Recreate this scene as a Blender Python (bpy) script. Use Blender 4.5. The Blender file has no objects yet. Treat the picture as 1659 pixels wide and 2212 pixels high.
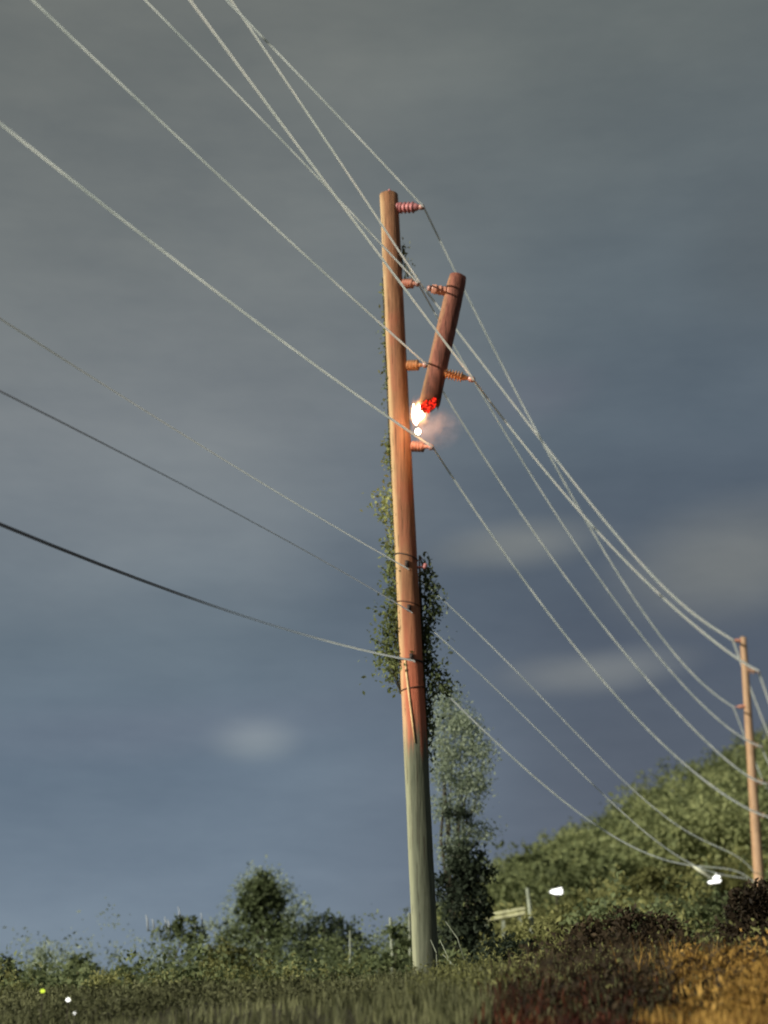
import bpy, math, random
import numpy as np
from mathutils import Vector, Matrix
rng = np.random.default_rng(7); random.seed(7)
R = math.radians
scene = bpy.context.scene
col = scene.collection

# ------------------------------------------------------------------ camera
FPX = 3212.0                       # focal length in units of a 1659 x 2212 picture
PITCH = math.asin(0.3305); CZ = 1.6
cam = bpy.data.objects.new('camera', bpy.data.cameras.new('camera'))
col.objects.link(cam); scene.camera = cam
cam.location = (0, 0, CZ); cam.rotation_euler = (math.pi/2 + PITCH, 0, 0)
cam.data.sensor_fit = 'VERTICAL'; cam.data.sensor_height = 36
cam.data.lens = 36*FPX/2212; cam.data.clip_end = 6000; cam.data.clip_start = .1
cam.data.dof.use_dof = True; cam.data.dof.focus_distance = 18; cam.data.dof.aperture_fstop = .92

# ------------------------------------------------------------------ world, sun, exposure
SUN_AZ, SUN_EL = R(-122), R(15)     # compass direction the light comes from: behind and left of the camera
world = bpy.data.worlds.new("World"); scene.world = world; world.use_nodes = True
wn = world.node_tree; wn.nodes.clear(); N = wn.nodes.new; WL = wn.links.new
class G:                            # small helper to write node graphs
    def __init__(s, tree): s.t = tree
    def node(s, typ, **kw):
        n = s.t.nodes.new(typ)
        for k, v in kw.items(): setattr(n, k, v)
        return n
    def put(s, sock, v):
        if isinstance(v, bpy.types.NodeSocket): s.t.links.new(v, sock)
        elif v is not None: sock.default_value = v
    def math(s, op, a, b=None, c=None, clamp=False):
        n = s.node('ShaderNodeMath', operation=op, use_clamp=clamp)
        s.put(n.inputs[0], a); s.put(n.inputs[1], b)
        if c is not None: s.put(n.inputs[2], c)
        return n.outputs[0]
    def mix(s, f, a, b, mode='MIX'):
        n = s.node('ShaderNodeMix', data_type='RGBA', blend_type=mode)
        s.put(n.inputs[0], f)
        s.put(n.inputs[6], a if not isinstance(a, tuple) else (*a[:3], 1)); s.put(n.inputs[7], b if not isinstance(b, tuple) else (*b[:3], 1))
        return n.outputs[2]
    def noise(s, vec, scale, detail=4, rough=.55, out=0):
        n = s.node('ShaderNodeTexNoise'); s.put(n.inputs['Vector'], vec)
        n.inputs['Scale'].default_value = scale; n.inputs['Detail'].default_value = detail; n.inputs['Roughness'].default_value = rough
        return n.outputs[out]
    def mapping(s, vec, scale=(1,1,1), loc=(0,0,0)):
        n = s.node('ShaderNodeMapping'); s.put(n.inputs['Vector'], vec)
        n.inputs['Scale'].default_value = scale; n.inputs['Location'].default_value = loc
        return n.outputs[0]
    def ramp(s, f, stops, interp='LINEAR'):
        n = s.node('ShaderNodeValToRGB'); s.put(n.inputs[0], f); cr = n.color_ramp; cr.interpolation = interp
        while len(cr.elements) < len(stops): cr.elements.new(.5)
        for e, (p, c) in zip(cr.elements, stops):
            e.position = p; e.color = (*c, 1) if len(c) == 3 else c
        return n.outputs[0]
    def smooth(s, f, a, b):
        n = s.node('ShaderNodeMapRange', interpolation_type='SMOOTHSTEP'); s.put(n.inputs[0], f)
        n.inputs[1].default_value = a; n.inputs[2].default_value = b
        return n.outputs[0]
g = G(wn)
tc = g.node('ShaderNodeTexCoord').outputs['Generated']
sep = g.node('ShaderNodeSeparateXYZ'); g.put(sep.inputs[0], tc)
az = g.math('ARCTAN2', sep.outputs[0], sep.outputs[1]); el = g.math('ARCSINE', sep.outputs[2])
warp = g.noise(tc, 4.0, 3, .5); warp2 = g.noise(g.mapping(tc, loc=(5, 2, 1)), 5.0, 3, .5)
azw = g.math('ADD', az, g.math('MULTIPLY', g.math('SUBTRACT', warp, .5), .10))
elw = g.math('ADD', el, g.math('MULTIPLY', g.math('SUBTRACT', warp2, .5), .07))
D_ = R(1)
grad = g.ramp(g.math('DIVIDE', g.math('ADD', elw, g.math('MULTIPLY', azw, -.1)), R(45)),
    [(0, (.180,.232,.290)), (.13, (.165,.216,.278)), (.24, (.128,.172,.225)), (.34, (.118,.155,.192)), (.42, (.165,.195,.222)), (.52, (.188,.210,.225)), (.66, (.182,.200,.200)), (.82, (.160,.174,.166)), (1, (.165,.173,.158))])
right = g.ramp(g.math('DIVIDE', elw, R(45)),
    [(0, (.13,.155,.20)), (.13, (.095,.112,.150)), (.24, (.088,.106,.140)), (.34, (.078,.098,.132)), (.48, (.098,.127,.158)), (.62, (.110,.138,.158)), (.8, (.132,.152,.152)), (1, (.140,.155,.145))])
skyc = g.mix(g.smooth(azw, -.12, .17), grad, right)
def patch(c, px, py, w, h, colr, amt, slant=.10):
    a0 = math.atan2((px-829.5)/FPX, math.cos(PITCH)-(1106-py)/FPX*math.sin(PITCH)); u = (1106-py)/FPX
    v = Vector(((px-829.5)/FPX, math.cos(PITCH)-u*math.sin(PITCH), math.sin(PITCH)+u*math.cos(PITCH))).normalized()
    e0 = math.asin(v.z)
    da = g.math('DIVIDE', g.math('SUBTRACT', az, a0), w/FPX)
    sl = g.math('MULTIPLY', g.math('SUBTRACT', az, a0), slant)
    de = g.math('DIVIDE', g.math('SUBTRACT', g.math('SUBTRACT', g.math('ADD', el, g.math('MULTIPLY', g.math('SUBTRACT', warp2, .5), .03)), e0), sl), h/FPX)
    d = g.math('SQRT', g.math('ADD', g.math('MULTIPLY', da, da), g.math('MULTIPLY', de, de)))
    f = g.math('MULTIPLY', g.math('SUBTRACT', 1, g.smooth(d, .05, 1.55)), amt)
    return g.mix(f, c, colr)
skyc = patch(skyc, 1115, 1180, 170, 48, (.178,.195,.20), .95)
skyc = patch(skyc, 1590, 1215, 240, 110, (.182,.195,.195), .95)
skyc = patch(skyc, 1290, 1448, 190, 42, (.175,.192,.205), .95)
skyc = patch(skyc, 548, 1588, 85, 46, (.235,.275,.305), .85, .02)
skyc = patch(skyc, 380, 1565, 420, 60, (.155,.18,.235), .35)
skyc = patch(skyc, 1160, 850, 130, 60, (.14,.155,.19), .5)
skyc = patch(skyc, 1640, 540, 160, 160, (.085,.100,.110), .4)
cl = g.noise(g.mapping(tc, (1, 1, 2.6)), 3.4, 8, .62)
cl2 = g.noise(g.mapping(tc, (1, 1, 5), (3, 1, 0)), 7.5, 9, .66)
cl = g.math('ADD', g.math('MULTIPLY', cl, .72), g.math('MULTIPLY', cl2, .28))
skyc = g.mix(1.0, skyc, g.ramp(cl, [(.32, (.80,.82,.85)), (.68, (1.18,1.16,1.13))]), 'MULTIPLY')
sky = g.node('ShaderNodeTexSky', sky_type='NISHITA'); sky.sun_disc = False
sky.sun_elevation = SUN_EL; sky.sun_rotation = SUN_AZ; sky.air_density = 1; sky.dust_density = 2
bg1 = g.node('ShaderNodeBackground'); g.put(bg1.inputs[0], skyc); bg1.inputs[1].default_value = .93
bg2 = g.node('ShaderNodeBackground'); g.put(bg2.inputs[0], sky.outputs[0]); bg2.inputs[1].default_value = .05
mxs = g.node('ShaderNodeMixShader'); mxs.inputs[0].default_value = .05; WL(bg1.outputs[0], mxs.inputs[1]); WL(bg2.outputs[0], mxs.inputs[2])
WL(mxs.outputs[0], N('ShaderNodeOutputWorld').inputs[0])

sd = bpy.data.lights.new('sun', 'SUN'); sd.energy = 4.6; sd.angle = R(.6); sd.color = (1, .95, .80)
sun = bpy.data.objects.new('sun', sd); col.objects.link(sun)
sdir = Vector((math.sin(SUN_AZ)*math.cos(SUN_EL), math.cos(SUN_AZ)*math.cos(SUN_EL), math.sin(SUN_EL)))
sun.rotation_euler = sdir.to_track_quat('Z', 'Y').to_euler(); sun.location = sdir*30
scene.view_settings.view_transform = 'Standard'; scene.view_settings.look = 'None'
scene.view_settings.exposure = 0.22; scene.view_settings.gamma = 1
scene.render.engine = 'CYCLES'; scene.cycles.filter_width = 2.0

# ------------------------------------------------------------------ helpers
def at(px, py, y):
    """point of the place at distance y in front of the camera, seen at (px, py) of the 1659 x 2212 picture"""
    r = (px-829.5)/FPX; u = (1106-py)/FPX
    d = np.array([r, math.cos(PITCH)-u*math.sin(PITCH), math.sin(PITCH)+u*math.cos(PITCH)])
    return d*(y/d[1]) + np.array([0, 0, CZ])
def tag(o, label=None, cat=None, group=None, kind=None):
    if label: o['label'] = label
    if cat: o['category'] = cat
    if group: o['group'] = group
    if kind: o['kind'] = kind
    return o
def empty(name, loc):
    o = bpy.data.objects.new(name, None); col.objects.link(o); o.location = tuple(float(v) for v in loc); o.empty_display_size = .2
    return o
def root_loc(o):
    v = Vector((0, 0, 0))
    while o is not None: v = v + o.location; o = o.parent
    return np.array(v)
def mesh(name, V, Fc, mat, parent=None, smooth=False):
    """V world coordinates (n,3); Fc list of faces or an (m,k) array"""
    V = np.asarray(V, float)
    if parent is not None: V = V - root_loc(parent)
    me = bpy.data.meshes.new(name)
    if isinstance(Fc, np.ndarray):
        m, k = Fc.shape
        me.vertices.add(len(V)); me.vertices.foreach_set('co', V.ravel())
        me.loops.add(m*k); me.loops.foreach_set('vertex_index', Fc.ravel().astype(np.int32))
        me.polygons.add(m); me.polygons.foreach_set('loop_start', np.arange(0, m*k, k, dtype=np.int32))
        me.polygons.foreach_set('loop_total', np.full(m, k, dtype=np.int32)); me.update(calc_edges=True)
    else:
        me.from_pydata(V.tolist(), [], Fc); me.update()
    if smooth: me.polygons.foreach_set('use_smooth', [True]*len(me.polygons))
    me.materials.append(mat)
    o = bpy.data.objects.new(name, me); col.objects.link(o)
    if parent is not None: o.parent = parent
    return o
class MB:
    def __init__(s): s.V = []; s.F = []; s.n = 0
    def add(s, V, Fc):
        s.V.append(np.asarray(V, float)); s.F += [tuple(i+s.n for i in f) for f in Fc]; s.n += len(V)
    def tube(s, pts, rad, seg=8, cap=True, wob=0, ell=None):
        pts = [np.array(p, float) for p in pts]; rad = rad if hasattr(rad, '__len__') else [rad]*len(pts)
        V = []; Fc = []; ref = None
        for i, p in enumerate(pts):
            t = pts[min(i+1, len(pts)-1)] - pts[max(i-1, 0)]; t = t/(np.linalg.norm(t)+1e-12)
            if ref is None: ref = np.array([0, 0, 1.]) if abs(t[2]) < .8 else np.array([1., 0, 0])
            a = np.cross(t, ref); a /= np.linalg.norm(a)+1e-12; b = np.cross(t, a); ref = -b if False else ref
            for k in range(seg):
                th = 2*math.pi*k/seg; w = 1+wob*(random.random()-.5)
                V.append(p + rad[i]*w*(math.cos(th)*a + math.sin(th)*b))
        for i in range(len(pts)-1):
            for k in range(seg):
                k2 = (k+1) % seg; Fc.append((i*seg+k, i*seg+k2, (i+1)*seg+k2, (i+1)*seg+k))
        if cap:
            Fc.append(tuple(range(seg))[::-1]); Fc.append(tuple((len(pts)-1)*seg+k for k in range(seg)))
        s.add(V, Fc)
    def box(s, c, size, axes=None):
        A = np.eye(3) if axes is None else np.array(axes); V = []
        for sx in (-1, 1):
            for sy in (-1, 1):
                for sz in (-1, 1): V.append(np.array(c) + A[0]*sx*size[0]/2 + A[1]*sy*size[1]/2 + A[2]*sz*size[2]/2)
        s.add(V, [(0,1,3,2),(4,6,7,5),(0,4,5,1),(2,3,7,6),(0,2,6,4),(1,5,7,3)])
    def blob(s, c, r, sub=2, amp=.25, sc=(1,1,1)):
        n, m = 10, 7; V = []; Fc = []
        ph = [random.uniform(0, 6) for _ in range(4)]
        for i in range(m+1):
            th = math.pi*i/m
            for k in range(n):
                f = 2*math.pi*k/n; d = np.array([math.sin(th)*math.cos(f), math.sin(th)*math.sin(f), math.cos(th)])
                w = 1+amp*math.sin(3*d[0]+ph[0])*math.cos(4*d[1]+ph[1])+amp*.6*math.sin(7*d[2]+5*d[0]+ph[2])
                V.append(np.array(c)+d*w*r*np.array(sc))
        for i in range(m):
            for k in range(n): Fc.append((i*n+k, (i+1)*n+k, (i+1)*n+(k+1) % n, i*n+(k+1) % n))
        s.add(V, Fc)
    def build(s, name, mat, parent=None, smooth=True): return mesh(name, np.concatenate(s.V), s.F, mat, parent, smooth)

# ------------------------------------------------------------------ materials
def material(name):
    m = bpy.data.materials.new(name); m.use_nodes = True; t = m.node_tree; t.nodes.clear(); return m, G(t)
def finish(g, shader, disp=None, vol=None):
    o = g.node('ShaderNodeOutputMaterial')
    if shader is not None: g.t.links.new(shader, o.inputs[0])
    if vol is not None: g.t.links.new(vol, o.inputs[1])
def bsdf(g, colr, rough=.7, bump=None, bstr=.3, bdist=.02, spec=.3, metal=0):
    p = g.node('ShaderNodeBsdfPrincipled'); g.put(p.inputs['Base Color'], (*colr, 1) if isinstance(colr, tuple) else colr)
    g.put(p.inputs['Roughness'], rough); p.inputs['Specular IOR Level'].default_value = spec; p.inputs['Metallic'].default_value = metal
    if bump is not None:
        b = g.node('ShaderNodeBump'); b.inputs['Strength'].default_value = bstr; b.inputs['Distance'].default_value = bdist
        g.put(b.inputs['Height'], bump); g.t.links.new(b.outputs[0], p.inputs['Normal'])
    return p.outputs[0]
def objco(g): return g.node('ShaderNodeTexCoord').outputs['Object']
def leaf_mat(name, c1, c2, c3, scale=.6, trans=.42, big=.5):
    m, g = material(name)
    rnd = g.node('ShaderNodeNewGeometry').outputs['Random Per Island']
    pos = g.node('ShaderNodeNewGeometry').outputs['Position']
    n = g.noise(pos, scale, 3, .5)
    f = g.math('ADD', g.math('MULTIPLY', rnd, 1-big), g.math('MULTIPLY', g.smooth(n, .36, .64), big))
    c = g.ramp(f, [(.1, c1), (.5, c2), (.92, c3)])
    d = bsdf(g, c, .65, spec=.2)
    tr = g.node('ShaderNodeBsdfTranslucent'); g.put(tr.inputs[0], c)
    mx = g.node('ShaderNodeMixShader'); mx.inputs[0].default_value = trans
    g.t.links.new(d, mx.inputs[1]); g.t.links.new(tr.outputs[0], mx.inputs[2]); finish(g, mx.outputs[0]); return m
M = {}
M['leaf_green'] = leaf_mat('leaf_green', (.065,.085,.038), (.145,.18,.085), (.25,.29,.135))
M['leaf_pale'] = leaf_mat('leaf_pale', (.24,.29,.22), (.34,.40,.30), (.44,.50,.37), trans=.5)
M['leaf_dark'] = leaf_mat('leaf_dark', (.026,.036,.024), (.052,.070,.044), (.09,.115,.07))
M['leaf_olive'] = leaf_mat('leaf_olive', (.10,.105,.036), (.22,.225,.085), (.37,.37,.15))
M['leaf_brown'] = leaf_mat('leaf_brown', (.020,.014,.009), (.048,.034,.020), (.088,.062,.036))  # brown holds the shade and red light falling on the bushes
M['leaf_vine'] = leaf_mat('leaf_vine', (.12,.15,.06), (.27,.31,.13), (.45,.48,.20))
M['leaf_hill'] = leaf_mat('leaf_hill', (.09,.11,.05), (.185,.215,.095), (.30,.325,.145), scale=.09, big=.6)
M['leaf_amber_glow'] = leaf_mat('leaf_amber_glow', (.16,.085,.020), (.42,.255,.065), (.74,.46,.13), scale=1.4)  # orange glow on the bank put into the leaf colour
M['leaf_red_glow'] = leaf_mat('leaf_red_glow', (.022,.006,.005), (.075,.020,.013), (.16,.045,.02), scale=1.4)  # red glow over the low weeds put into the leaf colour
M['grass'] = leaf_mat('grass', (.06,.062,.030), (.13,.138,.068), (.23,.235,.115), scale=.9)
def ground_mat():
    m, g = material('ground'); p = g.node('ShaderNodeNewGeometry').outputs['Position']
    n = g.noise(p, .35, 6, .6); n2 = g.noise(p, 5, 5, .6)
    c = g.mix(g.smooth(n, .35, .65), (.030,.032,.015), (.062,.062,.03)); c = g.mix(g.math('MULTIPLY', n2, .5), c, (.05,.032,.018))
    finish(g, bsdf(g, c, .95, n2, .6, .05)); return m
M['ground'] = ground_mat()
ZB = float(at(905, 1590, 22)[2])
def pole_mat(name, weath, ups, mids):
    m, g = material(name); p = g.node('ShaderNodeNewGeometry').outputs['Position']
    s = g.node('ShaderNodeSeparateXYZ'); g.put(s.inputs[0], p)
    grain = g.noise(g.mapping(p, (9, 9, .55)), 3.0, 7, .65); blot = g.noise(g.mapping(p, (1.5, 1.5, .8)), 1.6, 4, .6)
    fine = g.noise(g.mapping(p, (40, 40, 1.2)), 3.0, 4, .6)
    up = g.mix(g.smooth(grain, .32, .68), ups[0], ups[1]); up = g.mix(g.math('MULTIPLY', g.smooth(blot, .45, .7), .6), up, ups[2])
    up = g.mix(g.math('MULTIPLY', g.smooth(fine, .55, .75), .5), up, (ups[0][0]*.5, ups[0][1]*.45, ups[0][2]*.4))
    if weath:
        lo = g.mix(g.smooth(grain, .32, .68), mids[0], mids[1]); lo = g.mix(g.math('MULTIPLY', g.smooth(fine, .55, .75), .4), lo, (.06,.06,.04))
        zz = g.math('ADD', s.outputs[2], g.math('MULTIPLY', g.math('SUBTRACT', g.noise(g.mapping(p, (6, 6, .3)), 2.0, 3, .6), .5), 1.6))
        up = g.mix(g.math('MULTIPLY', g.math('SUBTRACT', 1, g.smooth(zz, ZB+.4, ZB+2.6)), .8), up, (.50,.135,.075))
        c = g.mix(g.smooth(zz, ZB-.35, ZB+.25), lo, up)
    elif name == 'stub_wood':                  # scorched toward the burning end
        zs = float(at(929, 868, 21.6)[2]); zz = g.math('ADD', s.outputs[2], g.math('MULTIPLY', g.math('SUBTRACT', g.noise(g.mapping(p, (7, 7, 2)), 2.0, 4, .6), .5), .7))
        c = g.mix(g.math('MULTIPLY', g.math('SUBTRACT', 1, g.smooth(zz, zs+.02, zs+.65)), .85), up, (.035,.018,.013))
    else: c = up
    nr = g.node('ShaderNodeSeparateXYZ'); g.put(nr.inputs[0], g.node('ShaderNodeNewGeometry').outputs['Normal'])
    side = g.smooth(g.math('SUBTRACT', g.math('MULTIPLY', nr.outputs[0], -1), g.math('MULTIPLY', g.math('SUBTRACT', grain, .5), .8)), .45, .95)  # left-facing side coloured paler, painting in the light from the left
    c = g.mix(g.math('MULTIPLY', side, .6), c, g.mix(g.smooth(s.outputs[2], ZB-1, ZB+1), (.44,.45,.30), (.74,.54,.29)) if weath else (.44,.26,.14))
    chk = g.noise(g.mapping(p, (22, 22, .28)), 2.2, 3, .5); crack = g.smooth(chk, .635, .665)
    c = g.mix(g.math('MULTIPLY', crack, .8), c, (.035,.02,.012))
    vo = g.node('ShaderNodeTexVoronoi'); g.put(vo.inputs['Vector'], g.mapping(p, (2.2, 2.2, 1.1))); vo.inputs['Scale'].default_value = 1.6
    c = g.mix(g.math('MULTIPLY', g.math('SUBTRACT', 1, g.smooth(vo.outputs['Distance'], .03, .12)), .7), c, (.07,.03,.015))
    grain = g.math('SUBTRACT', grain, g.math('MULTIPLY', crack, .8))
    ck = g.math('ADD', grain, g.math('MULTIPLY', fine, .5))
    finish(g, bsdf(g, c, .75, ck, .6, .02, spec=.25)); return m
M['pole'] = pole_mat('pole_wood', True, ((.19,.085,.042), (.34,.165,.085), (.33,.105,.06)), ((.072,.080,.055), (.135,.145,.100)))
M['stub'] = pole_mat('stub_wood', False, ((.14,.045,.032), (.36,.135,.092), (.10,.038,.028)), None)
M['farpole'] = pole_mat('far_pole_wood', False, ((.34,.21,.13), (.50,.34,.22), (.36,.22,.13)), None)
def simple(name, c, rough=.5, var=.3, scale=12, metal=0, spec=.4):
    m, g = material(name); p = objco(g); n = g.noise(p, scale, 4, .6)
    c2 = tuple(v*(1-var) for v in c)
    finish(g, bsdf(g, g.mix(g.smooth(n, .35, .65), c2, c), rough, n, .15, .01, spec, metal)); return m
M['porcelain'] = simple('porcelain', (.66,.30,.21), .35)
M['porcelain_orange'] = simple('porcelain_orange', (.66,.32,.15), .35)
M['porcelain_pink'] = simple('porcelain_pink', (.62,.24,.24), .35)
M['clamp'] = simple('clamp_metal', (.55,.30,.26), .4, .3, 20, .2)
M['iron'] = simple('iron', (.05,.035,.03), .7)
M['band'] = simple('band', (.12,.05,.03), .7)
M['strap'] = simple('ground_strap', (.80,.55,.28), .5)
def wire_mat(name, c, c2, tr):
    m, g = material(name); n = g.noise(objco(g), .9, 4, .6); cc = g.mix(g.smooth(n, .35, .65), c, c2)
    t = g.node('ShaderNodeBsdfTranslucent'); g.put(t.inputs[0], cc); mx = g.node('ShaderNodeMixShader'); mx.inputs[0].default_value = tr
    g.t.links.new(bsdf(g, cc, .5), mx.inputs[1]); g.t.links.new(t.outputs[0], mx.inputs[2]); finish(g, mx.outputs[0]); return m
M['wire'] = wire_mat('wire', (.80,.84,.84), (.95,.97,.96), .7)
M['wire_bright'] = wire_mat('wire_bright', (.93,.96,.94), (.99,.99,.97), .72)
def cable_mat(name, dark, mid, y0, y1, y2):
    # cable lighting painted in: dark near the camera, paler toward the pole
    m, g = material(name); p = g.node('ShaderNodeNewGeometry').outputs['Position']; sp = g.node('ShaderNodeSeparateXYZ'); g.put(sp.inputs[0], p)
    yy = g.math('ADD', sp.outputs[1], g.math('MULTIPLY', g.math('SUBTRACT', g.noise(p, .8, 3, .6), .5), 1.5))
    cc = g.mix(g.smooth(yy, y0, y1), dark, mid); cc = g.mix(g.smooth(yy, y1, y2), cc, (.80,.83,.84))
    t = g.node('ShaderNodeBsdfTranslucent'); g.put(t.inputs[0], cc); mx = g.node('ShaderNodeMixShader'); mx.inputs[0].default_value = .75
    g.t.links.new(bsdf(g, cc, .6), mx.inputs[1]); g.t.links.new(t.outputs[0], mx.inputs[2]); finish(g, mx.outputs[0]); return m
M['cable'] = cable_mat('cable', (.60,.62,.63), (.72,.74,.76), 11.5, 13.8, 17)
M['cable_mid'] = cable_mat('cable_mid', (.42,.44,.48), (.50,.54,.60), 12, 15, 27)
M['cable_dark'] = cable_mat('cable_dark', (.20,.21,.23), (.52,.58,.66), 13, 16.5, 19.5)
M['bark'] = simple('bark', (.07,.06,.04), .9, .5, 6)
M['twig'] = simple('pale_twig', (.42,.46,.50), .8, .3, 5)
M['post'] = simple('weathered_post', (.30,.33,.25), .8, .4, 3)
M['white_metal'] = simple('white_metal', (.82,.83,.66), .5, .25, 5)
M['rail'] = simple('rail', (.62,.62,.38), .5, .45, 2.5)
M['char'] = simple('char', (.012,.008,.007), .9)
def emis(name, c, st):
    m, g = material(name); e = g.node('ShaderNodeEmission'); e.inputs[0].default_value = (*c, 1); e.inputs[1].default_value = st
    finish(g, e.outputs[0]); return m
M['fire_core'] = emis('fire_core', (1, .86, .60), 9)
M['fire_outer'] = emis('fire_outer', (1, .36, .07), 2.6)
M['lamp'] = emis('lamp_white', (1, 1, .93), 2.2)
M['lamp_yellow'] = emis('lamp_yellow', (.75, .95, .08), 1.0)
def ember_mat():
    m, g = material('ember'); n = g.noise(objco(g), 22, 4, .6)
    e = g.node('ShaderNodeEmission'); g.put(e.inputs[0], g.ramp(n, [(.44, (.02,.004,.003)), (.52, (.5,.010,.006)), (.62, (1,.035,.012)), (.74, (1,.22,.07))])); e.inputs[1].default_value = 1.7
    finish(g, e.outputs[0]); return m
M['ember'] = ember_mat()

# ------------------------------------------------------------------ terrain
RS = [(-.3,.004), (-.06,.006), (0,.014), (.03,.035), (.075,.070), (.12,.096), (.1775,.126), (.258,.168), (.4,.21), (1,.22)]
def height(x, y):
    x = np.asarray(x, float); y = np.asarray(y, float)
    near = np.interp(y, [-60, 2.5, 5, 8, 12, 16, 22], [0, 0, .5, 1.35, 1.78, 2.0, 2.2])
    near = near + np.where(y > 4, np.clip((x-1.0)*.05, -.25, .35)*np.clip((y-4)/4, 0, 1), 0)
    near = near + .07*np.sin(x*1.3+y*.7)*np.clip((y-4)/6, 0, 1)
    yy = np.clip(y, 22, 170); S = np.interp(x/np.maximum(y, 22), [a for a, _ in RS], [b for _, b in RS])
    r = 1.6+170*S; n22 = 2.2+np.clip((x-1.0)*.05, -.25, .35)
    far = n22 + (r-n22)*((yy-22)/148)**1.44 + .07*np.sin(x*1.3+y*.7)
    far = far + .9*np.sin(x*.21+1)*np.sin(y*.13)*np.clip((y-50)/60, 0, 1)
    far = far - np.clip(y-185, 0, 400)*.05*np.clip(r/20, 0, 1)
    return np.where(y < 22, near, far)
xs = np.concatenate([np.linspace(-2500, -130, 20), np.linspace(-120, -14, 40), np.linspace(-13, 20, 100), np.linspace(21, 150, 60), np.linspace(170, 2500, 20)])
ys = np.concatenate([np.linspace(-2500, -40, 12), np.linspace(-30, 2, 12), np.linspace(2.5, 30, 84), np.linspace(31, 230, 100), np.linspace(260, 3500, 20)])
X, Y = np.meshgrid(xs, ys); Z = height(X, Y)
nx = len(xs); ii = (np.arange(len(ys)-1)[:, None]*nx + np.arange(nx-1)[None, :]).ravel()
gr = mesh('ground', np.stack([X.ravel(), Y.ravel(), Z.ravel()], 1), np.stack([ii, ii+1, ii+nx+1, ii+nx], 1), M['ground'], None, True)
tag(gr, kind='structure')

# ------------------------------------------------------------------ foliage
def unit(v): return v/(np.linalg.norm(v, axis=1, keepdims=True)+1e-9)
def leaves(P, size, aspect=.5, down=0.0, outd=None):
    n = len(P); L = unit(rng.normal(size=(n, 3)) + np.array([0, 0, -down]))
    if outd is not None: L = unit(L + outd)
    W = unit(np.cross(L, rng.normal(size=(n, 3)))); Nn = np.cross(L, W)
    s = (size*rng.uniform(.55, 1.35, n))[:, None]
    a = P; b = P + L*s*.5 + W*s*aspect*.5 + Nn*s*.08; c = P + L*s; d = P + L*s*.5 - W*s*aspect*.5 + Nn*s*.08
    V = np.stack([a, b, c, d], 1).reshape(-1, 3); Fc = np.arange(4*n).reshape(n, 4)
    return V, Fc
def join(parts):
    V = []; Fs = []; n = 0
    for v, f in parts: V.append(v); Fs.append(f+n); n += len(v)
    return np.concatenate(V), np.concatenate(Fs)
def crown_points(blobs, n, inner=.45):
    vol = np.array([b[3]**2.2 for b in blobs]); idx = rng.choice(len(blobs), n, p=vol/vol.sum())
    B = np.array([b[:4] for b in blobs])[idx]; sc = np.array([b[4] if len(b) > 4 else (1, 1, 1) for b in blobs])[idx]
    d = unit(rng.normal(size=(n, 3))); r = rng.uniform(inner, 1.0, n)[:, None]**.7
    P = B[:, :3] + d*r*B[:, 3:4]*sc
    # clumping: pull points toward nearby twig ends and leave gaps
    k = max(8, n//28); C = P[rng.choice(n, k)]; j = rng.integers(0, k, n)
    rr = float(np.mean(B[:, 3]))
    near = C[j] + rng.normal(size=(n, 3))*rr*(.16 if inner > .15 else .42)
    return np.where((rng.random(n) < .7)[:, None], near, P)
def branches(mb, base, blobs, r0, wob=.1):
    base = np.array(base, float); top = max(blobs, key=lambda b: b[2]); tp = np.array(top[:3])
    mid = base*.5+tp*.5 + rng.normal(size=3)*wob*np.linalg.norm(tp-base)*.4
    mb.tube([base-np.array([0, 0, .3]), base*.75+mid*.25, mid, tp], [r0*1.25, r0, r0*.7, r0*.25], 7)
    for b in blobs:
        if b is top: continue
        t = random.uniform(.3, .75); s = base*(1-t)+mid*t; e = np.array(b[:3]); m = (s+e)/2 + np.array([0, 0, .12*np.linalg.norm(e-s)])
        mb.tube([s, m, e], [r0*.5, r0*.35, r0*.12], 5)
def tree(name, base, blobs, n, size, mat, label, cat, r0=.07, group=None, aspect=.5, extra=None, inner=.45):
    """blobs are absolute; every tree has trunk and crown"""
    t = empty(name, base); tag(t, label, cat, group)
    mb = MB(); branches(mb, base, blobs, r0); mb.build('trunk' if cat == 'tree' else 'stem', M['bark'], t)
    P = crown_points(blobs, n, inner); V, Fc = leaves(P, size); mesh('crown' if cat == 'tree' else 'foliage', V, Fc, mat, t)
    return t
def B(px, py, y, rpx, sc=(1, 1, 1), dy=0):          # blob from what one sees at a given distance
    p = at(px, py, y+dy); return (*p, rpx/FPX*y, sc)
def gnd(px, y):
    x = (px-829.5)/FPX*y*1.03; return np.array([x, y, float(height(x, y))])

# hill forest: nobody could count it
parts = []; HB = []
tries = 0
while len(HB) < 1500 and tries < 20000:
    tries += 1
    y = random.uniform(78, 190); a = random.uniform(.035, .42); x = a*y
    h = float(height(x, y)); r = random.uniform(1.1, 2.6)*(.75+.35*(y/180)); ht = r*random.uniform(.9, 1.9)
    HB.append((x, y, h+ht*.75, r, (1, 1, random.uniform(.8, 1.25)), ht))
for (x, y, z, r, sc, ht) in HB:
    n = int(260); P0 = [(x, y, z, r, sc)] + [(x+random.uniform(-.7, .7)*r, y+random.uniform(-.7, .7)*r, z+random.uniform(-.5, .6)*r, r*.55, sc) for _ in range(2)]
    P = crown_points(P0, n, .6); parts.append(leaves(P, .38, .6))
V, Fc = join(parts); f = mesh('forest', V, Fc, M['leaf_hill']); tag(f, 'dense green woodland covering the far hillside', 'forest', kind='stuff')

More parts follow.
